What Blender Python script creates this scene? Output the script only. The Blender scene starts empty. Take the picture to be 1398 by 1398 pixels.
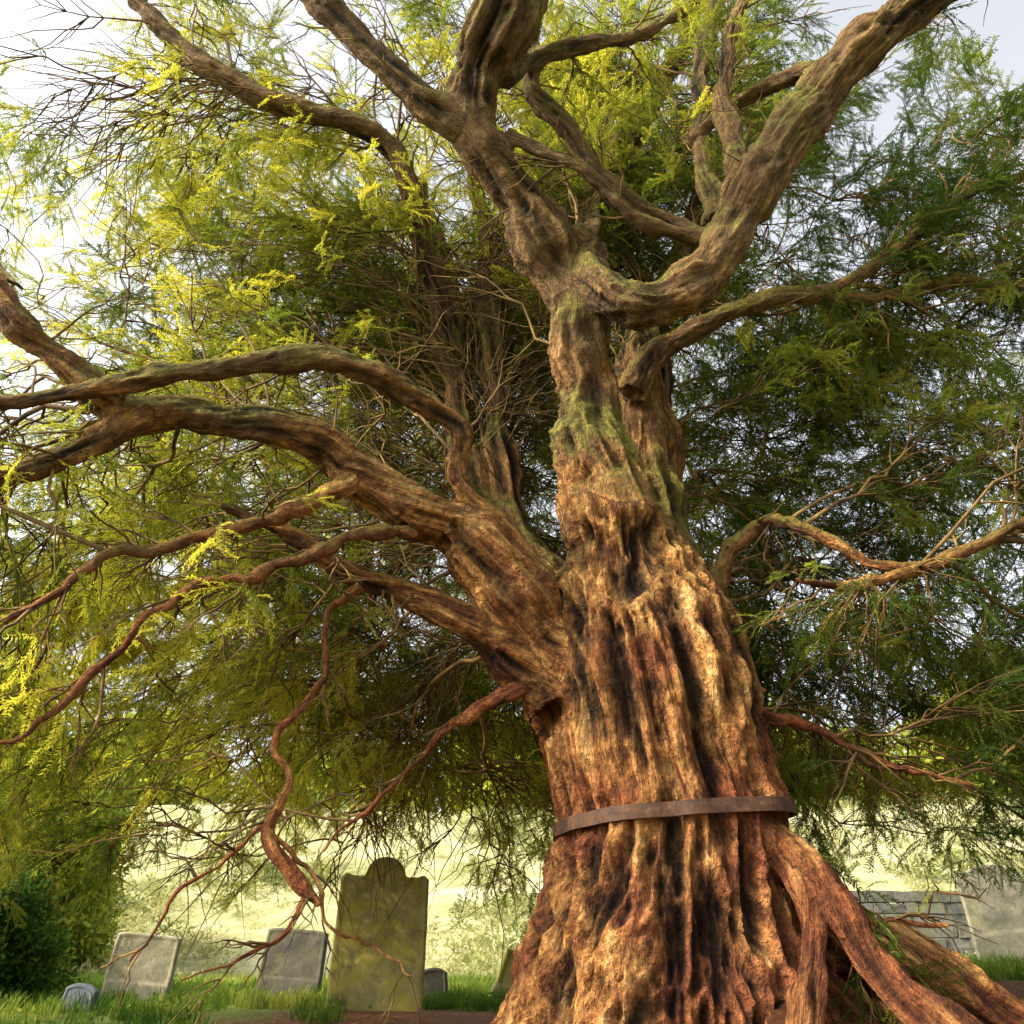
import bpy, math, random
import numpy as np
from mathutils import Vector
from math import pi, radians, sin, cos
random.seed(7); rng=np.random.default_rng(7)
scene=bpy.context.scene
COL=bpy.context.collection
# ------------------------------------------------------------ helpers
perm=rng.random((64,64,64)).astype(np.float32)
def noise(p):
    p=np.asarray(p,dtype=np.float64); i=np.floor(p).astype(int); f=p-i; f=f*f*(3-2*f)
    r=0
    for dx in (0,1):
        wx=f[...,0] if dx else 1-f[...,0]
        for dy in (0,1):
            wy=f[...,1] if dy else 1-f[...,1]
            for dz in (0,1):
                wz=f[...,2] if dz else 1-f[...,2]
                r=r+wx*wy*wz*perm[(i[...,0]+dx)&63,(i[...,1]+dy)&63,(i[...,2]+dz)&63]
    return r*2-1
def sstep(a,b,x):
    t=np.clip((np.asarray(x,float)-a)/(b-a),0,1); return t*t*(3-2*t)
def mesh_obj(name,V,Fc,mat=None,smooth=True,parent=None,attrs=None,matidx=None):
    me=bpy.data.meshes.new(name)
    V=np.asarray(V,dtype=np.float32)
    me.vertices.add(len(V)); me.vertices.foreach_set('co',V.ravel())
    if len(Fc):
        Fc=np.asarray(Fc,dtype=np.int32); k=Fc.shape[1]
        me.loops.add(Fc.size); me.loops.foreach_set('vertex_index',Fc.ravel())
        me.polygons.add(len(Fc)); me.polygons.foreach_set('loop_start',np.arange(0,Fc.size,k,dtype=np.int32))
        me.polygons.foreach_set('loop_total',np.full(len(Fc),k,dtype=np.int32))
        me.polygons.foreach_set('use_smooth',np.full(len(Fc),smooth))
        if matidx is not None: me.polygons.foreach_set('material_index',np.asarray(matidx,dtype=np.int32))
    me.update(calc_edges=True)
    for k_,(typ,arr) in (attrs or {}).items():
        a=me.attributes.new(k_,typ,'POINT'); a.data.foreach_set('vector' if typ=='FLOAT_VECTOR' else 'value',np.asarray(arr,dtype=np.float32).ravel())
    if mat is not None:
        for m in (mat if isinstance(mat,(list,tuple)) else [mat]): me.materials.append(m)
    o=bpy.data.objects.new(name,me); COL.objects.link(o)
    if parent: o.parent=parent
    return o
def catmull(P,step):
    P=np.asarray(P,float); n=len(P)
    Q=np.vstack([2*P[0]-P[1],P,2*P[-1]-P[-2]]); out=[]
    for i in range(n-1):
        a,b,c,d=Q[i:i+4]; L=np.linalg.norm((c-b)[:3]); m=max(2,int(L/step))
        t=np.linspace(0,1,m,endpoint=False)[:,None]
        out.append(.5*((2*b)+(-a+c)*t+(2*a-5*b+4*c-d)*t*t+(-a+3*b-3*c+d)*t**3))
    out.append(P[-1:]); return np.vstack(out)
def frames(C):
    T=np.gradient(C,axis=0); T/=np.linalg.norm(T,axis=1)[:,None]+1e-9
    N=np.zeros_like(T); u=np.cross(T[0],[0.3,0.2,1.0]); u/=np.linalg.norm(u); N[0]=u
    for i in range(1,len(T)):
        u=u-T[i]*np.dot(u,T[i]); u/=np.linalg.norm(u)+1e-9; N[i]=u
    return T,N,np.cross(T,N)
def tube(C,R,seg,cap=True):
    T,N,B=frames(C); th=np.linspace(0,2*pi,seg,endpoint=False)
    V=C[:,None]+R[:,None,None]*(np.cos(th)[None,:,None]*N[:,None]+np.sin(th)[None,:,None]*B[:,None])
    n=len(C); V=V.reshape(-1,3)
    i=np.arange(n-1)[:,None]*seg; j=np.arange(seg)[None]; j2=(j+1)%seg
    Fc=np.stack([i+j,i+j2,i+seg+j2,i+seg+j],-1).reshape(-1,4)
    if cap:
        V=np.vstack([V,C[0],C[-1]]); a=len(V)-2; b=a+1; jj=np.arange(seg)
        c1=np.stack([np.full(seg,a),(jj+1)%seg,jj,np.full(seg,a)],-1)
        c2=np.stack([np.full(seg,b),(n-1)*seg+jj,(n-1)*seg+(jj+1)%seg,np.full(seg,b)],-1)
        return V,Fc,c1[:,:3],c2[:,:3]
    return V,Fc
class Acc:
    def __init__(s): s.V=[];s.F=[];s.n=0
    def add(s,V,F):
        s.V.append(V); s.F.append(np.asarray(F)+s.n); s.n+=len(V)
    def get(s): return np.vstack(s.V),np.vstack(s.F)
# ------------------------------------------------------------ node helpers
def newmat(name):
    m=bpy.data.materials.new(name); m.use_nodes=True; nt=m.node_tree; nt.nodes.clear(); return m,nt
def N(nt,t,**k):
    n=nt.nodes.new(t)
    for a,b in k.items(): setattr(n,a,b)
    return n
def ramp(nt,fac,stops):
    r=N(nt,'ShaderNodeValToRGB'); e=r.color_ramp.elements
    while len(e)<len(stops): e.new(.5)
    for x,(p,c) in zip(e,stops): x.position=p; x.color=(*c,1) if len(c)==3 else c
    nt.links.new(fac,r.inputs[0]); return r.outputs[0]
def mix(nt,f,a,b,mode='MIX'):
    m=N(nt,'ShaderNodeMix',data_type='RGBA',blend_type=mode)
    for s,v in ((m.inputs[0],f),(m.inputs[6],a),(m.inputs[7],b)):
        if hasattr(v,'is_linked') : nt.links.new(v,s)
        elif isinstance(v,(int,float)): s.default_value=v
        else: s.default_value=(*v,1)
    return m.outputs[2]
def tex(nt,vec,scale,detail=4,rough=.55,dist=0):
    n=N(nt,'ShaderNodeTexNoise'); n.inputs['Scale'].default_value=scale; n.inputs['Detail'].default_value=detail
    n.inputs['Roughness'].default_value=rough; n.inputs['Distortion'].default_value=dist
    if vec is not None: nt.links.new(vec,n.inputs['Vector'])
    return n.outputs['Fac']
def maprange(nt,v,a,b,c=0,d=1):
    n=N(nt,'ShaderNodeMapRange'); nt.links.new(v,n.inputs[0])
    for i,x in enumerate((a,b,c,d)): n.inputs[i+1].default_value=x
    return n.outputs[0]
def math2(nt,op,a,b):
    n=N(nt,'ShaderNodeMath',operation=op)
    for s,v in ((n.inputs[0],a),(n.inputs[1],b)):
        if hasattr(v,'is_linked'): nt.links.new(v,s)
        else: s.default_value=v
    return n.outputs[0]
def finish(nt,col,rough=.85,bump=None,bd=.02,spec=.2):
    p=N(nt,'ShaderNodeBsdfPrincipled'); o=N(nt,'ShaderNodeOutputMaterial')
    if hasattr(col,'is_linked'): nt.links.new(col,p.inputs['Base Color'])
    else: p.inputs['Base Color'].default_value=(*col,1)
    p.inputs['Roughness'].default_value=rough; p.inputs['Specular IOR Level'].default_value=spec
    if bump is not None:
        b=N(nt,'ShaderNodeBump'); b.inputs['Strength'].default_value=1; b.inputs['Distance'].default_value=bd
        nt.links.new(bump,b.inputs['Height']); nt.links.new(b.outputs[0],p.inputs['Normal'])
    nt.links.new(p.outputs[0],o.inputs[0]); return p
# ------------------------------------------------------------ materials
def bark_material():
    m,nt=newmat('yew_bark')
    bk=N(nt,'ShaderNodeAttribute',attribute_name='bk').outputs['Vector']
    h=N(nt,'ShaderNodeAttribute',attribute_name='hgt').outputs['Fac']
    lo=N(nt,'ShaderNodeAttribute',attribute_name='lowf').outputs['Fac']
    geo=N(nt,'ShaderNodeNewGeometry'); sep=N(nt,'ShaderNodeSeparateXYZ'); nt.links.new(geo.outputs['Normal'],sep.inputs[0])
    psep=N(nt,'ShaderNodeSeparateXYZ'); nt.links.new(geo.outputs['Position'],psep.inputs[0])
    n1=tex(nt,bk,1.6,6,.68,.35); n2=tex(nt,bk,7,3,.7); n5=tex(nt,geo.outputs['Position'],24,4,.65)
    base=ramp(nt,n1,[(.30,(.06,.022,.010)),(.44,(.25,.105,.036)),(.55,(.52,.27,.09)),(.70,(.80,.55,.24))])
    red=ramp(nt,n1,[(.30,(.05,.016,.009)),(.5,(.25,.085,.034)),(.72,(.50,.23,.085))])
    c=mix(nt,maprange(nt,lo,-.1,.4),base,red)
    fine=ramp(nt,n2,[(.3,(.42,.37,.34)),(.62,(1.2,1.15,1.05))])
    c=mix(nt,.8,c,fine,'MULTIPLY')
    c=mix(nt,.8,c,ramp(nt,n5,[(.33,(.40,.36,.34)),(.6,(1.2,1.17,1.1))]),'MULTIPLY')
    grey=ramp(nt,n2,[(.3,(.055,.035,.018)),(.7,(.24,.165,.075))])
    up=maprange(nt,math2(nt,'ADD',psep.outputs[2],math2(nt,'MULTIPLY',lo,1.2)),2.8,4.8,0,.75)
    c=mix(nt,up,c,grey)
    mossf=math2(nt,'MULTIPLY',maprange(nt,math2(nt,'ADD',sep.outputs[2],math2(nt,'MULTIPLY',lo,.7)),-.15,.5),maprange(nt,psep.outputs[2],2.2,3.6))
    c=mix(nt,math2(nt,'MULTIPLY',mossf,.85),c,ramp(nt,n5,[(.3,(.07,.068,.010)),(.7,(.31,.27,.05))]))
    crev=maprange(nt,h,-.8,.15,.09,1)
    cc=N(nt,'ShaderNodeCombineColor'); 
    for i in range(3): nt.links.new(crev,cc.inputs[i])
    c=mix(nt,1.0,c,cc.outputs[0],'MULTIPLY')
    hb=math2(nt,'ADD',math2(nt,'ADD',math2(nt,'MULTIPLY',n1,1.0),math2(nt,'MULTIPLY',n2,.5)),math2(nt,'MULTIPLY',n5,.45))
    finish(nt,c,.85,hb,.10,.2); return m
BARK=bark_material()
def twig_material():
    m,nt=newmat('twig_bark'); g=N(nt,'ShaderNodeNewGeometry')
    n=tex(nt,g.outputs['Position'],5,2,.6)
    c=ramp(nt,n,[(.3,(.03,.018,.009)),(.5,(.10,.06,.022)),(.7,(.24,.155,.05))])
    finish(nt,c,.85); return m
TWIG=twig_material()
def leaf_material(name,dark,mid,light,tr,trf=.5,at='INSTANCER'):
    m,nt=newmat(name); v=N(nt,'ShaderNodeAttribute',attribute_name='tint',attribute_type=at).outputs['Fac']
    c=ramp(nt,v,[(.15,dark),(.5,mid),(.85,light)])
    t=mix(nt,1.0,c,tr,'MULTIPLY')
    d=N(nt,'ShaderNodeBsdfDiffuse'); nt.links.new(c,d.inputs[0])
    b=N(nt,'ShaderNodeBsdfTranslucent'); nt.links.new(t,b.inputs[0])
    mx=N(nt,'ShaderNodeMixShader'); mx.inputs[0].default_value=trf
    nt.links.new(d.outputs[0],mx.inputs[1]); nt.links.new(b.outputs[0],mx.inputs[2])
    o=N(nt,'ShaderNodeOutputMaterial'); nt.links.new(mx.outputs[0],o.inputs[0]); return m
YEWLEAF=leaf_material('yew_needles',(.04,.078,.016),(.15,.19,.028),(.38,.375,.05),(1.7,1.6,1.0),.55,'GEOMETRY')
SHRUBLEAF=leaf_material('shrub_leaves',(.03,.075,.02),(.11,.17,.035),(.36,.38,.07),(1.5,1.5,.9),.45)
GRASSM=leaf_material('grass_blades',(.05,.10,.02),(.12,.19,.035),(.30,.32,.08),(1.4,1.4,.8),.4)
SCRUB=leaf_material('dry_scrub',(.12,.15,.05),(.30,.31,.13),(.50,.47,.27),(1.3,1.3,.9),.4)
def stone_material(name,a,b,l,lich=.5):
    m,nt=newmat(name); tc=N(nt,'ShaderNodeTexCoord').outputs['Object']
    n1=tex(nt,tc,2.2,6,.65); n2=tex(nt,tc,14,5,.7); n3=tex(nt,tc,4.5,4,.7,.6)
    c=ramp(nt,n1,[(.3,a),(.7,b)]); c=mix(nt,.6,c,ramp(nt,n2,[(.3,(.45,.45,.45)),(.7,(1.2,1.2,1.2))]),'MULTIPLY')
    c=mix(nt,maprange(nt,n3,.62-.2*lich,.72-.2*lich,0,.75),c,l)
    finish(nt,c,.9,math2(nt,'ADD',n2,n1),.012); return m
# ------------------------------------------------------------ terrain: churchyard with a pale dry meadow bank behind it
def gz(x,y):
    x=np.asarray(x,float); y=np.asarray(y,float)
    z=.17*sstep(6.5,10,y)+.28*sstep(.8,3.2,x)*sstep(3.5,6.5,y)+.12*sstep(12,14,y)
    z=z+6.0*sstep(16,38,y)+9*sstep(45,160,y)
    z=z+.03*noise(np.stack([x*.8,y*.8,x*0],-1))+.9*sstep(18,50,y)*noise(np.stack([x*.09,y*.09,x*0+5],-1))
    return z
def build_ground():
    n=260; u=np.linspace(-1,1,n); gx=np.sinh(u*5.2)/np.sinh(5.2)*320+0; gy=np.sinh(u*5.2)/np.sinh(5.2)*320+7
    X,Y=np.meshgrid(gx,gy); Z=gz(X,Y)
    V=np.stack([X,Y,Z],-1).reshape(-1,3); i=np.arange(n-1)[:,None]*n; j=np.arange(n-1)[None]
    Fc=np.stack([i+j,i+j+1,i+n+j+1,i+n+j],-1).reshape(-1,4)
    m,nt=newmat('ground_soil_and_grass'); g=N(nt,'ShaderNodeNewGeometry'); P=g.outputs['Position']
    sub=N(nt,'ShaderNodeVectorMath',operation='DISTANCE'); nt.links.new(P,sub.inputs[0]); sub.inputs[1].default_value=(1.2,5.6,.2)
    n1=tex(nt,P,1.1,5,.6); n2=tex(nt,P,16,5,.7); n3=tex(nt,P,.5,8,.75)
    soil=ramp(nt,n2,[(.3,(.05,.022,.012)),(.55,(.16,.075,.04)),(.75,(.32,.18,.10))])
    grass=ramp(nt,n2,[(.3,(.06,.10,.02)),(.7,(.20,.25,.06))])
    field=ramp(nt,n3,[(.34,(.15,.17,.06)),(.5,(.34,.33,.16)),(.64,(.52,.48,.30))])
    dist=math2(nt,'ADD',sub.outputs['Value'],math2(nt,'MULTIPLY',n1,2.4))
    c=mix(nt,maprange(nt,dist,6.0,7.0),soil,grass)
    c=mix(nt,maprange(nt,dist,11,16),c,field)
    finish(nt,c,.95,n2,.03,.1)
    return mesh_obj('ground',V,Fc,m)
build_ground()
# ------------------------------------------------------------ yew tree (coordinates in centimetres: x y z radius)
yew=bpy.data.objects.new('yew_tree',None); COL.objects.link(yew)
LIMBS={
'trunk':'76 550 -40 118,78 550 0 102,80 550 14 95,81 550 28 87,88 550 64 77,95 550 102 69,99 550 136 66,95 550 171 69,92 550 208 74,87 550 245 72,85 550 272 63,84 550 298 53,84 552 322 42,84 556 345 30',
'central':'82 535 190 50,76 527 245 50,69 519 298 46,62 512 342 37,56 510 387 30,54 500 431 25,49 490 477 23,36 480 518 25,9 460 566 24,-16 440 594 22,-33 430 622 23,-24 410 658 27,-5 390 690 31,12 370 730 28,20 350 790 24',
'up_left':'-24 435 608 17,-54 420 621 15,-82 410 641 14,-113 400 674 14,-145 390 708 14,-181 380 749 13',
'long_left':'-55 640 536 13,-68 620 598 13,-85 580 660 13,-94 550 694 12,-121 530 729 12,-178 510 737 12,-230 500 749 11,-285 490 781 11,-359 480 865 10',
'backL':'23 610 281 36,-5 620 334 28,-30 630 399 20,-49 640 503 16,-59 650 624 14,-76 660 723 11,-106 670 833 9',
'backR':'34 610 287 36,9 620 353 27,-7 630 428 18,-16 640 536 17,-22 650 624 15,-30 660 733 12,-49 660 881 9',
'curl_left':'15 520 278 18,-15 500 318 11,-35 490 342 10,-33 480 373 11,-54 470 389 11,-77 460 398 11,-96 450 404 11,-128 440 405 11,-170 430 388 10,-223 420 372 9,-258 410 354 8.5,-292 400 340 8,-333 390 331 7.5',
'big_left':'47 530 217 36,19 520 248 34,-9 510 284 29,-38 500 312 23,-77 490 328 18,-110 480 345 17,-129 470 359 15,-170 460 367 13,-210 450 370 13,-239 440 358 14,-274 420 382 12,-301 410 399 12,-322 400 429 11,-356 390 468 11',
'left_fork':'-230 440 358 11,-257 430 329 10,-281 420 306 9,-311 410 287 8',
'low_left':'28 530 203 26,-4 520 233 21,-46 510 256 16,-88 500 272 12,-120 490 285 9,-147 480 299 6,-183 470 312 5',
'great_right':'42 475 547 18,57 485 538 18,60 470 498 17,78 460 470 18,104 460 470 19,137 460 492 21,164 460 543 24,183 450 578 25,215 440 623 24,253 430 670 24,285 410 694 22,322 400 725 21,367 380 759 19',
'gr_up':'183 460 581 14,177 460 631 12,173 460 684 10,183 460 752 9,202 450 809 8,223 450 876 7',
'gr_up2':'164 500 585 14,173 520 687 13,183 530 812 13,218 540 960 12,235 540 1041 11',
'arch1':'141 460 528 11,126 470 552 10,97 470 573 10,69 460 597 9,44 450 640 10,17 440 675 11,14 430 716 10,1 420 769 9',
'arch2':'136 460 531 9,110 450 532 8,80 440 543 7.5,54 430 566 7.5,28 430 584 7.5,-5 435 612 8',
'back_up':'48 520 533 15,66 550 629 15,98 580 755 16,155 600 888 15,203 620 1022 14,239 630 1141 13',
'top_br':'-5 415 648 10,33 430 708 9,92 440 739 8,141 450 787 8,183 460 859 8',
'gr_side':'262 430 683 12,235 460 717 10,200 490 727 9,159 520 716 8',
'right_mid':'95 560 461 18,112 560 498 14,139 550 517 11,175 540 528 9,216 530 538 8.5,253 520 533 8,295 510 555 7,347 500 593 6.5,390 490 617 6,443 480 634 5.5',
'right_back':'104 575 230 50,110 585 290 46,113 590 345 38,113 590 371 33,110 590 411 29,108 590 468 26,107 590 530 25,124 600 580 20,151 610 643 15,188 620 743 11',
'right_back2':'126 600 376 21,134 610 452 12,137 620 538 11,136 630 634 8',
'butt':'108 530 165 14,130 522 138 13,151 500 111 11,162 490 92 9,171 480 68 10,184 470 47 9,198 460 32 11,214 450 18 9,240 440 0 10',
'butt2':'136 508 125 12,150 497 104 8,154 485 86 7,147 475 63 7,138 468 38 9,128 462 10 12',
'root':'110 560 125 30,140 562 105 31,170 560 84 28,192 556 68 24,214 548 55 20,236 540 44 17,258 530 33 15,284 520 22 12,315 510 8 10',
'root2':'120 545 70 28,150 535 45 26,180 525 20 24,215 512 4 18,250 500 -10 12',
}
KEEP=('trunk','butt','butt2','root','root2')
THIN={
'l3':'-40 505 312 7,-83 480 300 4.6,-118 460 276 3.8,-147 450 257 3.4,-180 440 243 3.1,-202 430 210 2.4,-220 420 176 1.8,-244 410 150 1.2',
'l4':'-100 484 342 7,-134 460 301 4.6,-164 450 284 3.9,-197 440 269 3.3,-224 430 258 2.7,-241 420 231 2,-261 410 211 1.2',
'hang':'-95 496 268 4,-116 500 246 2.2,-112 496 205 1.8,-132 490 172 2.0,-124 490 146 2.2,-132 490 119 3.2,-114 490 99 3.4,-102 490 84 1.6',
'right_mid2':'247 520 532 6,305 530 538 5,369 540 564 5,437 550 567 3.5',
'rlow':'120 560 270 13,165 550 326 5.5,184 540 335 4,201 520 321 3.8,232 510 292 3.8,259 500 281 4,290 490 291 4,336 480 308 3.4',
'rlow2':'259 500 281 3.6,206 480 261 2.6,168 460 257 1.4',
'rl3':'135 545 200 8,171 520 189 3,200 520 177 2.3,232 520 160 1.8,272 520 150 1.0',
'rl4':'140 540 125 6,163 510 108 2.4,173 500 89 1.8,194 500 76 1.4,229 500 76 1',
'hang2':'10 520 212 6,-30 520 190 2.8,-52 525 172 1.9,-84 530 140 1.3,-112 530 118 .8',
'hl1':'-108 490 90 1.6,-116 485 72 1.1,-140 475 58 .8,-158 465 50 .5',
'hl2':'-129 490 119 1.5,-106 495 100 1.0,-95 500 78 .8,-70 505 66 .6,-52 500 52 .4',
'hl3':'-130 490 130 1.6,-150 480 108 1.0,-172 470 84 .8,-186 465 60 .5',
}
def parse(s): return np.array([[float(v) for v in q.split()] for q in s.split(',')])/100
acc=Acc(); tri=[]; SAM=[]
for li,(k,s) in enumerate(LIMBS.items()):
    P=catmull(parse(s),.05)
    L=np.concatenate([[0],np.cumsum(np.linalg.norm(np.diff(P[:,:3],axis=0),axis=1))])
    if k!='trunk':
        q=np.stack([L*2.6,L*0+li*3.1,L*0],-1); amp=np.clip(P[:,3]*.4,0,.035)*np.clip(L/.3,0,1)
        P[:,0]+=amp*noise(q); P[:,2]+=amp*noise(q+7); P[:,1]+=amp*noise(q+13)
        P[:,3]*=1+.20*noise(np.stack([L*4.5,L*0+li,L*0+2],-1))
    if k not in KEEP: P[:,3]*=.80
    C,R=P[:,:3],np.maximum(P[:,3],.02)
    V,Fq,c1,c2=tube(C,R,28); off=acc.n; acc.add(V,Fq); tri+= [c1+off,c2+off]
    T,_,_=frames(C)
    SAM.append(np.hstack([C,T,R[:,None],L[:,None],np.full((len(C),1),li)]))
SEG0=np.cumsum([0]+[len(a) for a in SAM])[:-1]; SAM=np.vstack(SAM)
V,Fq=acc.get(); tri=np.vstack(tri)
allf=np.vstack([Fq[:,[0,1,2]],Fq[:,[0,2,3]],tri])
tmp=mesh_obj('tmp',V,allf,None)
md=tmp.modifiers.new('r','REMESH'); md.mode='VOXEL'; md.voxel_size=.016
md=tmp.modifiers.new('s','SMOOTH'); md.factor=.6; md.iterations=20
dg=bpy.context.evaluated_depsgraph_get(); ev=tmp.evaluated_get(dg); me=ev.to_mesh()
nv=len(me.vertices); V=np.zeros(nv*3,np.float32); me.vertices.foreach_get('co',V); V=V.reshape(-1,3).astype(float)
NN=np.zeros(nv*3,np.float32); me.vertices.foreach_get('normal',NN); NN=NN.reshape(-1,3).astype(float)
Fq=np.zeros(len(me.loops),np.int32); me.loops.foreach_get('vertex_index',Fq); Fq=Fq.reshape(-1,4)
ev.to_mesh_clear(); bpy.data.objects.remove(tmp)
near=np.zeros(nv,int); marg=np.zeros(nv); S32=SAM[:,:3].astype(np.float32); SR=SAM[:,6].astype(np.float32)
s2=(S32**2).sum(1)
for a in range(0,nv,8000):
    v=V[a:a+8000].astype(np.float32)
    d=np.sqrt(np.maximum((v**2).sum(1)[:,None]+s2[None]-2*v@S32.T,0))-SR[None]
    near[a:a+8000]=d.argmin(1)
    lm=np.minimum.reduceat(d,SEG0,axis=1); lm.partition(1,axis=1); marg[a:a+8000]=lm[:,1]-lm[:,0]
S=SAM[near]; dv=V-S[:,:3]; al=(dv*S[:,3:6]).sum(1); rad=dv-S[:,3:6]*al[:,None]; s=S[:,7]+al; R=S[:,6]
istr=(S[:,8]==0)
tr0=SAM[SAM[:,8]==0]
cx=np.interp(V[:,2],tr0[:,2],tr0[:,0]); cy=np.interp(V[:,2],tr0[:,2],tr0[:,1])
# the trunk and the foot of the stems share one bark coordinate so no seam shows where they merge
zz=V[:,2]-.22*noise(V*4.3+2)
low=(zz<3.3)&(V[:,2]>-1)&(np.isin(S[:,8],[0,1,19]))
radT=np.stack([V[:,0]-cx,V[:,1]-cy,V[:,2]*0],-1); rad=np.where(low[:,None],radT,rad); s=np.where(low,V[:,2]+.4,s)
ID=np.where(low,0,S[:,8])[:,None]
DD=np.array([.45,.40,.80])
def bkc(a,b): return rad*a+(s*b)[:,None]*DD+ID*4.7
def rid(x): return .5-2.4*np.abs(x)
f1=noise(bkc(3.2,.55)+3); f2=rid(noise(bkc(7.5,1.0))); f3=rid(noise(bkc(17,3.2)+9)); f4=rid(noise(bkc(36,10)+20)); f5=noise(V*7); f6=noise(V*16+4)
jt=sstep(0,.14,marg)*.85+.15
jt=np.where(low,.15+.85*(1-sstep(3.05,3.3,zz)),np.minimum(jt,np.where(np.isin(S[:,8],[1,19]),sstep(3.3,3.6,zz)*.85+.15,1)))
Re=np.where(low,.70,R); big=low|istr
a1=np.where(big,.085,.12*Re+.004); a2=np.where(big,.056,.105*Re**.8); a3=np.where(big,.033,.075*Re**.8); a4=np.where(big,.013,.006)
disp=jt*(a1*f1+a2*f2+a3*f3+a4*f4)+.015*f5+.008*f6
ang=np.arctan2(V[:,1]-5.5,V[:,0]-.85); fl=np.where(istr,1-sstep(-.1,.9,V[:,2]),0)
disp+=jt*fl*.14*noise(np.stack([np.cos(ang)*2.6,np.sin(ang)*2.6,V[:,2]*.3],-1))
V2=V+NN*disp[:,None]
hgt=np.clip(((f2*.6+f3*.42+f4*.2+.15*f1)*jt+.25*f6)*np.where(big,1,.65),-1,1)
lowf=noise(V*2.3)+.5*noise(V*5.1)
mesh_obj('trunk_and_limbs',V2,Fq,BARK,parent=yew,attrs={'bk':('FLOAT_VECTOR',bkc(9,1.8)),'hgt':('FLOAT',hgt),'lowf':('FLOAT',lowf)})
# iron band: follows the trunk at z ~ 1.3 m
def build_band():
    th=np.linspace(0,2*pi,160,endpoint=False)
    zc=1.335+.045*np.cos(th-.2)
    sel=istr&(V2[:,2]>1.1)&(V2[:,2]<1.6); A=np.arctan2(V2[sel,1]-5.5,V2[sel,0]-.975); Rr=np.hypot(V2[sel,1]-5.5,V2[sel,0]-.975); Zs=V2[sel,2]
    rr=[]
    for t,z in zip(th,zc):
        d=np.abs((A-t+pi)%(2*pi)-pi); q=(d<.10)&(np.abs(Zs-z)<.06); rr.append(Rr[q].max() if q.any() else .70)
    rr=np.array(rr); k=np.exp(-np.linspace(-2,2,13)**2); k/=k.sum()
    rr=np.convolve(np.concatenate([rr[-6:],rr,rr[:6]]),k,'valid')+.002
    prof=[(0,-.040),(.008,-.038),(.009,0),(.008,.038),(0,.040),(-.02,.03),(-.02,-.03)]
    Vb=np.array([[ .975+(r+a)*cos(t),5.5+(r+a)*sin(t),z+b] for t,r,z in zip(th,rr,zc) for a,b in prof]); n=len(prof); m_=len(th)
    Fb=[[i*n+j,((i+1)%m_)*n+j,((i+1)%m_)*n+(j+1)%n,i*n+(j+1)%n] for i in range(m_) for j in range(n)]
    m,nt=newmat('rusty_iron'); tc=N(nt,'ShaderNodeTexCoord').outputs['Object']; n1=tex(nt,tc,18,5,.7)
    p=finish(nt,ramp(nt,n1,[(.3,(.03,.016,.011)),(.6,(.085,.042,.023)),(.8,(.20,.10,.05))]),.7,n1,.008,.25)
    mesh_obj('iron_band',Vb,Fb,m,smooth=False,parent=yew)
build_band()
# thin limbs
starts=[]; THC=[]
thin=Acc(); TB=[];TH=[]
for li,(k,s_) in enumerate(THIN.items()):
    P=catmull(parse(s_),.025); L=np.concatenate([[0],np.cumsum(np.linalg.norm(np.diff(P[:,:3],axis=0),axis=1))])
    q=np.stack([L*5,L*0+li*3.1,L*0],-1); w0=np.minimum(L*4,1)
    for a,o_ in ((0,0),(1,13),(2,7)): P[:,a]+=w0*(.03*noise(q+o_)+.014*noise(q*3.1+o_))
    P[:,3]*=1+.35*noise(q*1.5+3)
    C,R=P[:,:3],P[:,3]; Vt,Ft=tube(C,R,14,cap=False)
    T,N_,B_=frames(C); radv=Vt-np.repeat(C,14,0); sl=np.repeat(L,14)
    bk=radv*9+(sl*1.8)[:,None]*DD+li*5
    g1=1-2*np.abs(noise(radv*20+(sl*5)[:,None]*DD)); nn=radv/(np.linalg.norm(radv,axis=1)[:,None]+1e-6)
    Vt=Vt+nn*(g1*.15*np.repeat(R,14))[:,None]; thin.add(Vt,Ft); TB.append(bk); TH.append(g1*.6)
    THC.append((C,T,R,L,k))
    for c,t,r in zip(C[::4],T[::4],R[::4]): starts.append((*c,*t,r))
Vt,Ft=thin.get(); mesh_obj('boughs',Vt,Ft,BARK,parent=yew,attrs={'bk':('FLOAT_VECTOR',np.vstack(TB)),'hgt':('FLOAT',np.concatenate(TH)),'lowf':('FLOAT',noise(Vt*2.3)+.3)})
names=list(LIMBS.keys())
for row in SAM[::3]:
    if names[int(row[8])] in KEEP: continue
    if row[6]<.24: starts.append(tuple(row[:7]))
ST=np.array(starts)
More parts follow.
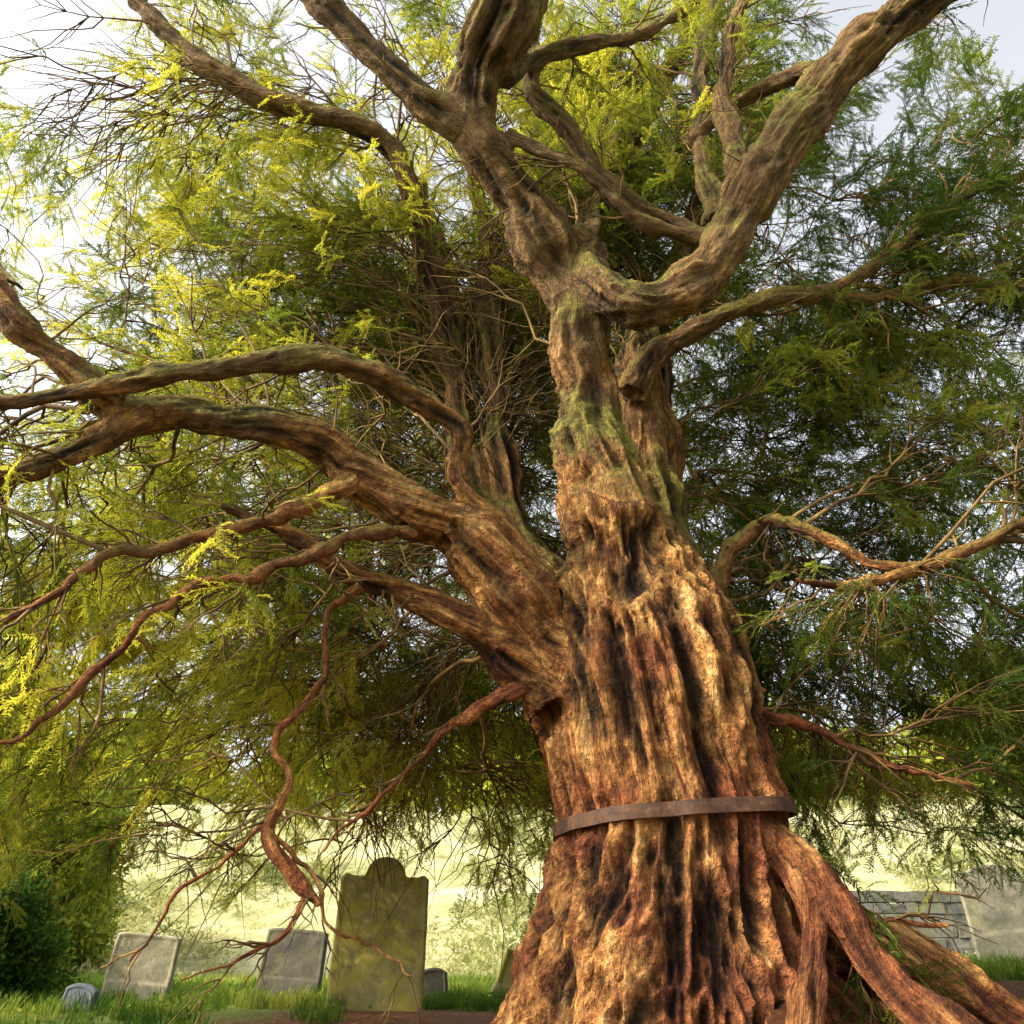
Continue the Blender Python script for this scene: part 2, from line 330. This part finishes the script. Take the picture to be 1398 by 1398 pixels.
# ------------------------------------------------------------ branches, twigs, sprays
CEN=np.array([.9,5.6,2.6])
def clear(p):   # open space under the boughs, in front of the trunk; the canopy closes again overhead
    front=p[:,1]<5.0-.33*np.maximum(np.abs(p[:,0])-1.6,0)
    under=p[:,2]<2.2+2.0*np.maximum(p[:,1],-.5)
    return front&under
br=Acc(); SP=[]; SD=[]
def wig(C,amp,seed):
    t=np.linspace(0,1,len(C)); q=np.stack([t*3.5,t*0+seed,t*0],-1); w=np.minimum(t*4,1)*amp
    return C+np.stack([noise(q)+.35*noise(q*3),noise(q+11)+.35*noise(q*3+5),noise(q+23)+.35*noise(q*3+9)],-1)*w[:,None]
def branch(p0,d0,p1,r0,nsub,sublen,seg=5,dens=1.0,bare=.2,tol=.25,free=False,arch=1.0):
    global ST
    Ln=np.linalg.norm(p1-p0); n=max(8,int(Ln/.13)); t=np.linspace(0,1,n)[:,None]
    c1=p0+d0*Ln*.3+np.array([0,0,.08*Ln])*arch; c2=p1+(p0-p1)*.3+np.array([0,0,.10*Ln])*arch
    C=(1-t)**3*p0+3*(1-t)**2*t*c1+3*(1-t)*t*t*c2+t**3*p1
    C=wig(C,.075*Ln,random.random()*60)
    if not free and clear(C[n//4:]).mean()>tol: return False
    R=r0*(1-t[:,0])**.8+.0025; v,f=tube(C,R,seg,False); br.add(v,f)
    T=np.gradient(C,axis=0); T/=np.linalg.norm(T,axis=1)[:,None]
    new=[(*C[i],*T[i],R[i]) for i in range(int(n*.3),int(n*.85),4)]
    if new and not free and len(ST)<6000: ST=np.vstack([ST,new])
    for _ in range(nsub):
        u=bare+(1-bare)*random.random()**.8; i=min(n-2,int(u*(n-1))); a=C[i]; tt=T[i]
        side=np.cross(tt,rng.normal(size=3)*np.array([.6,.6,1.6])); side/=np.linalg.norm(side)+1e-6
        an=random.uniform(.35,1.0); d=tt*cos(an)+side*sin(an); d[2]=d[2]*.7-.05; d/=np.linalg.norm(d)
        l=sublen*random.uniform(.5,1.35)*(1.15-.5*u); m=max(5,int(l/.12)); s_=np.linspace(0,1,m)[:,None]
        D=a+d*l*s_+np.array([0,0,-.22*l])*s_**2+tt*l*.25*s_**2; D=wig(D,.09*l,random.random()*60)
        if not free and clear(D[-1:])[0]: continue
        rr=(.0022+.003*l+.2*R[i])*(1-s_[:,0])**.7+.0018; v,f=tube(D,rr,3,False); br.add(v,f)
        k=int(l/.15*dens+random.random()); Td=np.gradient(D,axis=0); Td/=np.linalg.norm(Td,axis=1)[:,None]
        for j in range(k):
            w=.2+.8*(j+random.random())/k; x=min(w,.999)*(m-1); i0=int(x); pp=D[i0]+(D[min(i0+1,m-1)]-D[i0])*(x-i0)
            sd=np.cross(Td[i0],[0,0,1.]); sd/=np.linalg.norm(sd)+1e-6; sd*=random.choice((-1,1))
            q=Td[i0]*random.uniform(.5,1.1)+sd*random.uniform(.2,.8)+rng.normal(size=3)*.25+np.array([0,0,-.15]); q/=np.linalg.norm(q)
            SP.append(pp); SD.append(q)
    return True
def pick_start(T):
    idx=rng.integers(0,len(ST),160); c=ST[idx]
    dv=T-c[:,:3]; d=np.linalg.norm(dv,axis=1)
    out=c[:,:3]-CEN; al=(dv*out).sum(1)/(d*np.linalg.norm(out,axis=1)+1e-6)
    cost=d-1.2*al+np.where(d<1.0,4,0)-8*np.minimum(c[:,6],.08); i=cost.argmin(); return c[i],d[i]
def grow(N_,azr=None,elr=None,rr=None,box=None,nsub=10,sub=.85,dens=1,r0k=1,maxlen=6,tol=.25):
    made=0;tries=0
    while made<N_ and tries<N_*6:
        tries+=1
        if box: T=np.array([random.uniform(*b) for b in box])
        else:
            az=radians(random.uniform(*azr)); el=radians(random.uniform(*elr)); r=random.uniform(*rr)
            T=CEN+r*np.array([cos(el)*cos(az),cos(el)*sin(az),sin(el)*1.15])
        if clear(T[None])[0] or T[2]<gz(T[0],T[1])+.45: continue
        s_,d=pick_start(T)
        if d>maxlen: continue
        dr=s_[3:6]*.2+(T-s_[:3])/d; dr/=np.linalg.norm(dr)
        if branch(s_[:3],dr,T,min((.004+.0034*d)*random.uniform(.6,1.4)*r0k,s_[6]*.8+.002),nsub,sub,dens=dens,tol=tol): made+=1
# short shoots on the thin boughs and on the visible limbs
def shoots(C,T,R,n,ln,dens,down=0.0):
    for _ in range(n):
        i=random.randint(len(C)//4,len(C)-2); d=T[i]*.8+rng.normal(size=3)*np.array([.6,.5,.5])+np.array([0,.1,-down]); d/=np.linalg.norm(d)
        l=ln*random.uniform(.5,1.4); branch(C[i],d,C[i]+d*l,min(.009,R[i]*.5),random.randint(2,5),l*.5,seg=4,dens=dens,free=True,arch=.4)
for (C,T,R,L,k) in THC: shoots(C,T,R,4 if k[0]=='h' else int(4+L[-1]*6),.30 if k[0]=='h' else .45,.45,.25)
for k in ('curl_left','big_left','left_fork','low_left','great_right','arch1','arch2','right_mid','up_left','long_left','gr_up','top_br','backL','backR'):
    r_=SAM[SAM[:,8]==names.index(k)]; shoots(r_[:,:3],r_[:,3:6],r_[:,6],12,.60,.35,0)
grow(90,(-10,200),(0,85),(3.0,5.0),nsub=8,dens=.65)
grow(240,(-10,200),(12,88),(4,7.6),nsub=11,dens=.85)
grow(215,(95,205),(-4,60),(4,7.8),nsub=11,dens=.85)
grow(80,(-28,70),(-14,50),(2.6,6.4),dens=1.0)
grow(50,(-25,60),(35,78),(3.5,7.2),dens=1.0)
grow(80,box=((1.9,7.5),(5.2,10),(.9,4.5)),dens=1.05)       # drooping right-hand side
grow(85,box=((-6.5,-1.2),(5.8,10),(1.2,3.8)),dens=.9)      # drooping left-hand side
grow(55,box=((-1.8,1.2),(6.8,9.5),(1.2,3.0)),nsub=9,dens=.7)
grow(330,(60,215),(0,80),(2.5,7.4),nsub=11,dens=.12)
Vb,Fb=br.get(); mesh_obj('branches',Vb,Fb,TWIG,parent=yew)
SP=np.array(SP); SD=np.array(SD)
gap=.8*noise(SP*1.3+31)+.7*noise(SP*2.9+3)
kp=(gap>-.16)&~((SP[:,1]<6.7)&(SP[:,0]>-.85)&(SP[:,0]<1.5)&(SP[:,2]>2.3)&(SP[:,2]<6.4))
kp&=~((SP[:,0]>-2.3)&(SP[:,0]<-.3)&(SP[:,2]<1.85+.3*noise(SP*3)))
kp&=~((SP[:,0]>-3.9)&(SP[:,0]<.4)&(SP[:,2]<1.35+.5*noise(SP*2)))
kp&=~((SP[:,0]>-3.8)&(SP[:,0]<.8)&(SP[:,2]<2.9)&(rng.random(len(SP))<.42))
SP=SP[kp]; SD=SD[kp]
# spray templates: stems and needles as slim triangles
def quad_needles(base,dirs,perp,l,w):
    tip=base+dirs*l[:,None]; mid=base+dirs*(l*.5)[:,None]; a=mid+perp*(w/2)[:,None]; b=mid-perp*(w/2)[:,None]
    n=len(base); V=np.stack([base,a,tip,b],1).reshape(-1,3); F_=np.arange(n*4).reshape(n,4); return V,F_
def tri_needles(base,dirs,perp,l,w):
    c=base+dirs*(l*.3)[:,None]; tip=base+dirs*l[:,None]
    V=np.stack([base-perp*(w*.3)[:,None],c+perp*(w*.7)[:,None],tip],1).reshape(-1,3); return V,np.arange(len(base)*3).reshape(-1,3)
def mesh_template(name,V,F_,mats,mi=None):
    o=mesh_obj(name,V,F_,mats,smooth=False,matidx=mi); COL.objects.unlink(o); return o
def spray(seed,name):
    g=np.random.default_rng(seed); A=Acc(); mi=[]
    Lm=.30
    def axis(p0,d,l,droop):
        m=5; t=np.linspace(0,1,m)[:,None]; return p0+d*l*t+np.array([0,0,-droop*l])*t**2+np.stack([0*t[:,0],np.sin(t[:,0]*3+seed)*.07*l,0*t[:,0]],-1)
    axes=[(axis(np.zeros(3),np.array([1,0,0.]),Lm,.25),.003,Lm)]
    main=axes[0][0]
    for i in range(7):
        u=np.clip(.06+.88*i/7+g.normal()*.05,0,.97); p=np.array([np.interp(u,np.linspace(0,1,5),main[:,a]) for a in range(3)])
        sg=1 if g.random()<.5 else -1; an=g.uniform(.3,1.1); l=(.15*(1-u)**.5+.03)*g.uniform(.45,1.5)
        d=np.array([cos(an),sg*sin(an),g.normal()*.38]); d/=np.linalg.norm(d); axes.append((axis(p,d,l,.3),.002,l))
    for C,r,l in axes:
        d0=C[1:]-C[:-1]; pr=np.cross(d0,g.normal(size=3)); pr/=np.linalg.norm(pr,axis=1)[:,None]
        v=np.stack([C[:-1]-pr*r,C[:-1]+pr*r,C[1:]+d0*.1],1).reshape(-1,3); A.add(v,np.arange(len(v)).reshape(-1,3)); mi+=[1]*len(d0)
        k=max(3,int(l/.0125)); u=np.linspace(.1,1,k); x=u*4; i0=np.minimum(x.astype(int),3); P=C[i0]+(C[i0+1]-C[i0])*(x-i0)[:,None]
        T=C[i0+1]-C[i0]; T/=np.linalg.norm(T,axis=1)[:,None]; up=np.array([0,0,1.]); sd=np.cross(T,up)
        for sg in(1,-1):
            d=T*.6+sd*sg*.8+np.stack([g.normal(size=k)*.15,g.normal(size=k)*.15,g.normal(size=k)*.25],-1); d/=np.linalg.norm(d,axis=1)[:,None]
            pr=np.cross(d,up+g.normal(size=3)*.35); pr/=np.linalg.norm(pr,axis=1)[:,None]
            v,f=tri_needles(P,d,pr,np.full(k,.026)*g.uniform(.7,1.25,k),np.full(k,.0105)); A.add(v,f); mi+=[0]*len(f)
    Vv,Ff=A.get(); return mesh_template(name,Vv,Ff,[YEWLEAF,TWIG],mi)
def collection(name,objs):
    c=bpy.data.collections.new(name)
    for o in objs: c.objects.link(o)
    return c
def scatter(name,P,D,scl,coll,parent=None,roll=.5,tint=None,realize=False):
    P=np.asarray(P); D=np.asarray(D); n=len(P)
    if tint is None: tint=.5+.45*noise(P*.9+8)+rng.uniform(-.2,.2,n)
    rot=np.stack([rng.normal(size=n)*roll,-np.arcsin(np.clip(D[:,2],-1,1)),np.arctan2(D[:,1],D[:,0])],-1)
    o=mesh_obj(name,P,[],None,parent=parent,attrs={'rot':('FLOAT_VECTOR',rot),'scl':('FLOAT',scl),'tint':('FLOAT',tint)})
    ng=bpy.data.node_groups.new(name+'_scatter','GeometryNodeTree')
    ng.interface.new_socket('Geometry',in_out='INPUT',socket_type='NodeSocketGeometry'); ng.interface.new_socket('Geometry',in_out='OUTPUT',socket_type='NodeSocketGeometry')
    gi=ng.nodes.new('NodeGroupInput'); go=ng.nodes.new('NodeGroupOutput'); ci=ng.nodes.new('GeometryNodeCollectionInfo'); ip=ng.nodes.new('GeometryNodeInstanceOnPoints')
    ci.inputs['Collection'].default_value=coll; ci.inputs['Separate Children'].default_value=True; ci.inputs['Reset Children'].default_value=True
    ip.inputs['Pick Instance'].default_value=True
    a=ng.nodes.new('GeometryNodeInputNamedAttribute'); a.data_type='FLOAT_VECTOR'; a.inputs['Name'].default_value='rot'
    b=ng.nodes.new('GeometryNodeInputNamedAttribute'); b.data_type='FLOAT'; b.inputs['Name'].default_value='scl'
    lk=ng.links.new; lk(gi.outputs[0],ip.inputs['Points']); lk(ci.outputs[0],ip.inputs['Instance']); lk(a.outputs['Attribute'],ip.inputs['Rotation']); lk(b.outputs['Attribute'],ip.inputs['Scale'])
    if realize:
        rz=ng.nodes.new('GeometryNodeRealizeInstances'); lk(ip.outputs[0],rz.inputs[0]); lk(rz.outputs[0],go.inputs[0])
    else: lk(ip.outputs[0],go.inputs[0])
    md=o.modifiers.new('scatter','NODES'); md.node_group=ng; return o
sprays=collection('yew_spray_parts',[spray(i,'yew_spray_%d'%i) for i in range(8)])
tint=.48+.32*noise(SP*.6+8)+.25*noise(SP*1.9)+rng.uniform(-.22,.22,len(SP))-.062*np.clip(SP[:,0]-.5,-3.0,4)  # last term paints sunlit yellow towards the left, shade towards the right
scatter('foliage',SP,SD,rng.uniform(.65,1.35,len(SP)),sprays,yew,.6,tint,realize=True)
def leafclump(seed,name,n=46,r=.22,l=.07,w=.035,mat=SHRUBLEAF):
    g=np.random.default_rng(seed); d=g.normal(size=(n,3)); d/=np.linalg.norm(d,axis=1)[:,None]; d[:,2]=np.abs(d[:,2])*.8
    b=d*r*g.uniform(.2,1,n)[:,None]; e=d+g.normal(size=(n,3))*.6; e/=np.linalg.norm(e,axis=1)[:,None]
    pr=np.cross(e,g.normal(size=(n,3))); pr/=np.linalg.norm(pr,axis=1)[:,None]
    v,f=quad_needles(b,e,pr,np.full(n,l)*g.uniform(.7,1.3,n),np.full(n,w)); return mesh_template(name,v,f,[mat])
clumps=collection('shrub_leaf_parts',[leafclump(i+20,'leaf_clump_%d'%i) for i in range(4)])
def shrub(name,blobs,dens,scl=1.0,coll=clumps,dt=0):
    P=[]
    for (x,y,z,rx,ry,rz) in blobs:
        n=int(dens*(rx*ry+rx*rz+ry*rz)); d=rng.normal(size=(n,3)); d/=np.linalg.norm(d,axis=1)[:,None]
        rad_=1+.34*noise(d*2.2+x)+.18*noise(d*6+y); rad_*=1-.35*rng.random(n)**2
        P.append(np.array([x,y,z])+d*np.array([rx,ry,rz])*rad_[:,None])
    P=np.vstack(P); P=P[P[:,2]>gz(P[:,0],P[:,1])]
    D=rng.normal(size=P.shape); D/=np.linalg.norm(D,axis=1)[:,None]
    sh=bpy.data.objects.new(name,None); COL.objects.link(sh)
    scatter('leaves',P,D,rng.uniform(.7,1.4,len(P))*scl,coll,sh,1.5,.5+dt+.4*noise(P*.7+8)+rng.uniform(-.2,.2,len(P)))
    a=Acc()
    for (x,y,z,rx,ry,rz) in blobs:
        g0=float(gz(x,y))
        for k in range(4):
            e=np.array([x,y,z])+rng.normal(size=3)*np.array([rx,ry,rz])*.35; b=np.array([x+random.uniform(-.2,.2),y+random.uniform(-.2,.2),g0-.1]); t=np.linspace(0,1,9)[:,None]
            v,f=tube(wig(b+(e-b)*t,.15,k*3.),np.linspace(.05,.01,9)*max(1,rz*.6),6,False); a.add(v,f)
    v,f=a.get(); mesh_obj('stems',v,f,TWIG,parent=sh); return sh
shrub('shrub',[(-6.7,10.5,.5,1.2,1.0,1.0),(-5.8,10.8,.3,.7,.7,.6),(-7.6,11.5,1.2,1.5,1.2,1.6)],330,dt=-.1)
shrub('shrub',[(-9.9,17,2.2,2.4,2,2.6),(-12,17,3.2,2.5,2,3)],170,1.5,dt=.25)
bl=[]
for i in range(26):
    x=-75+i*6.2+random.uniform(-2,2); y=random.uniform(44,56); h=random.uniform(3,5.5); z=float(gz(x,y))
    for k in range(3): bl.append((x+random.uniform(-2,2),y+random.uniform(-2,2),z+h*random.uniform(.5,1.1),random.uniform(2,3.2),2.2,random.uniform(2,3.2)))
shrub('distant_trees',bl,22,5.0,dt=.35)
# rough dry growth on the bank behind the churchyard
scr=collection('bank_scrub_parts',[leafclump(80+i,'scrub_clump_%d'%i,60,.20,.06,.022,SCRUB) for i in range(3)])
n=9000; X=rng.uniform(-26,18,n); Y=16+26*rng.random(n)**1.3
dn=noise(np.stack([X*.28,Y*.28,X*0+2],-1))+.6*noise(np.stack([X*.9,Y*.9,X*0+6],-1))
k_=rng.random(n)<sstep(-.25,.65,dn); X,Y,dn=X[k_],Y[k_],dn[k_]
P=np.stack([X,Y,gz(X,Y)],-1); D=rng.normal(size=P.shape); D/=np.linalg.norm(D,axis=1)[:,None]
scatter('bank_scrub',P,D,rng.uniform(.6,1.8,len(P))*(1+.9*np.clip(dn,0,1)),scr,None,1.0,.75-.55*np.clip(dn,0,1)+rng.uniform(-.2,.2,len(P)))
# ------------------------------------------------------------ gravestones
def headstone(x,y,w,h,th,kind,mat,yaw=0,lean=0,tilt=0):
    nx,nz=49,60; u=np.linspace(-.5,.5,nx); au=np.abs(u)
    if kind=='dome':
        top=h-.20*w+.20*w*np.sqrt(np.maximum(1-(au/.23)**2,0))+.02*w*sstep(.36,.42,au)*(1-sstep(.45,.5,au))-.02*w*sstep(.45,.5,au)
    elif kind=='arch': top=h-.16*w*(au*2)**2.2
    elif kind=='gable': top=h-.10*w*sstep(.12,.3,au)-.05*w*sstep(.4,.5,au)
    else: top=h-.03*w*(au*2)**6
    v=np.linspace(-.15,1,nz); X=u[None]*w*(1-.04*v[:,None]); Z=np.where(v[:,None]>0,v[:,None]*top[None],v[:,None]*h); X=X+0*Z
    edge=np.minimum(np.minimum(.5-au[None],1)*w,(1-v[:,None])*h); inset=.014*np.exp(-edge/.012)
    rel=.012*sstep(.03,.05,np.minimum((.5-au[None])*w,(top[None]-Z)))*(v[:,None]>.35)
    Vs=[];off=nx*nz
    for sgn in(-1,1):
        Yy=sgn*(th/2-inset-rel*(sgn<0))+.008*noise(np.stack([X*7,Z*7,X*0+sgn],-1)); Vs.append(np.stack([X+.006*noise(np.stack([X*9,Z*9,X*0+3],-1)),Yy,Z],-1).reshape(-1,3))
    i=np.arange(nz-1)[:,None]*nx; j=np.arange(nx-1)[None]; q=np.stack([i+j,i+j+1,i+nx+j+1,i+nx+j],-1).reshape(-1,4)
    ring=np.concatenate([np.arange(nz)*nx,(nz-1)*nx+np.arange(1,nx),(np.arange(nz-2,-1,-1))*nx+nx-1])
    sd=np.stack([ring[:-1],ring[1:],ring[1:]+off,ring[:-1]+off],-1)
    o=mesh_obj('gravestone',np.vstack(Vs),np.vstack([q,q[:,::-1]+off,sd]),mat)
    o.location=(x,y,float(gz(x,y))-.02); o.rotation_euler=(radians(tilt),radians(lean),radians(yaw)); return o
mA=stone_material('mossy_sandstone',(.19,.17,.065),(.40,.35,.15),(.34,.30,.05),.7)
mB=stone_material('dark_weathered_stone',(.07,.065,.055),(.18,.165,.13),(.16,.16,.07),.4)
mC=stone_material('pale_limestone',(.28,.25,.17),(.46,.42,.31),(.26,.26,.13),.4)
mD=stone_material('slate',(.10,.11,.13),(.20,.22,.25),(.2,.2,.14),.2)
headstone(-1.40,10,.98,1.47,.13,'dome',mA,4,1.5,-1)
headstone(-2.76,12,.80,.84,.11,'flat',mB,-5,4,-2)
headstone(-4.25,11,.74,.76,.11,'flat',mC,6,5,-3)
headstone(-4.42,10,.36,.28,.08,'arch',mD,-8,6,-3)
headstone(-.92,11.5,.34,.40,.09,'arch',mB,0,-2,0)
headstone(-.10,12,.42,.62,.10,'flat',mA,10,22,0)
headstone(7.3,14,.95,1.4,.13,'arch',mC,-12,-4,0)
# ------------------------------------------------------------ stone wall
def wall():
    A=Acc(); y=17.0; z0=.3
    for r in range(7):
        x=4.0+random.uniform(-.2,0); hh=.19
        while x<24:
            w=random.uniform(.22,.6); g=.012; dx=random.uniform(-.02,.02)
            bx=np.array([[sx,sy,sz] for sz in(0,1) for sy in(0,1) for sx in(0,1)],float)
            zb=float(gz(x,y))*1.0
            v=bx*[w-g,.4+dx,hh-g]+[x,y-dx,zb-.4+z0+r*.19]; v+=rng.normal(size=v.shape)*.008
            A.add(v,[[0,1,5,4],[1,3,7,5],[3,2,6,7],[2,0,4,6],[4,5,7,6],[2,3,1,0]]); x+=w
    v,f=A.get(); mesh_obj('stone_wall',v,f,stone_material('rubble_stone',(.10,.10,.09),(.25,.24,.21),(.16,.17,.09),.5),smooth=False)
wall()
# ------------------------------------------------------------ grass
def blade_tuft(seed,name,n=26,h=.13):
    g=np.random.default_rng(seed); A=Acc()
    for i in range(n):
        b=np.array([g.normal()*.05,g.normal()*.05,0]); a=g.uniform(0,2*pi); ln=h*g.uniform(.5,1.3); o=np.array([cos(a),sin(a),0])*ln*g.uniform(.2,.7); s_=np.array([-sin(a),cos(a),0])*.0045
        p=[b-s_,b+s_,b+o*.35+[0,0,ln*.6]+s_*.8,b+o*.35+[0,0,ln*.6]-s_*.8,b+o+[0,0,ln]+s_*.1,b+o+[0,0,ln]-s_*.1]
        A.add(np.array(p),[[0,1,2,3],[3,2,4,5]])
    v,f=A.get(); 
    v=v[:,[2,1,0]]*np.array([1,1,-1])   # template x axis = up
    return mesh_template(name,v,f,[GRASSM])
weeds=[leafclump(40+i,'weed_%d'%i,22,.10,.05,.03,GRASSM) for i in range(3)]
tufts=collection('grass_parts',[blade_tuft(60+i,'tuft_%d'%i) for i in range(3)]+weeds)
n=18000; X=rng.uniform(-9,9,n); Y=rng.uniform(6.5,17,n)
dd=np.hypot(X-1.2,Y-5.6)+1.2*noise(np.stack([X*1.1,Y*1.1,X*0],-1))
keep=(rng.random(n)<sstep(4.6,6.2,dd)*(.25+.75*sstep(-.3,.2,noise(np.stack([X*1.7,Y*1.7,X*0+9],-1))))); X,Y=X[keep],Y[keep]
P=np.stack([X,Y,gz(X,Y)],-1); D=np.tile([0,0,1.],(len(P),1))+rng.normal(size=P.shape)*.12; D/=np.linalg.norm(D,axis=1)[:,None]
scatter('grass',P,D,rng.uniform(.5,1.5,len(P)),tufts,None,2.5)
# ------------------------------------------------------------ light, sky, camera
Sv=Vector((-.70,-.28,.56)).normalized()
sl=bpy.data.lights.new('sun','SUN'); sl.energy=5; sl.angle=radians(.5); sl.color=(1,.83,.52)
so=bpy.data.objects.new('sun',sl); so.rotation_euler=Sv.to_track_quat('Z','Y').to_euler(); so.location=(-10,-6,15); COL.objects.link(so)
w=bpy.data.worlds.new("World"); scene.world=w; w.use_nodes=True; nt=w.node_tree; nt.nodes.clear()
sk=nt.nodes.new('ShaderNodeTexSky'); sk.sky_type='NISHITA'; sk.sun_disc=False; sk.sun_elevation=math.asin(Sv.z); sk.sun_rotation=math.atan2(Sv.x,Sv.y)
sk.air_density=1.0; sk.dust_density=6.0; sk.ozone_density=1.0
hs=nt.nodes.new('ShaderNodeHueSaturation'); hs.inputs['Saturation'].default_value=.22; hs.inputs['Value'].default_value=3.2
bg=nt.nodes.new('ShaderNodeBackground'); bg.inputs[1].default_value=.15; wo=nt.nodes.new('ShaderNodeOutputWorld')
nt.links.new(sk.outputs[0],hs.inputs['Color']); nt.links.new(hs.outputs[0],bg.inputs[0]); nt.links.new(bg.outputs[0],wo.inputs[0])
scene.view_settings.view_transform='Standard'; scene.view_settings.look='None'; scene.view_settings.exposure=0
cam=bpy.data.cameras.new('camera'); co=bpy.data.objects.new('camera',cam); COL.objects.link(co)
cam.lens=30; cam.clip_end=2000; co.location=(0,0,.55); co.rotation_euler=(pi/2+radians(28.2),0,0); scene.camera=co
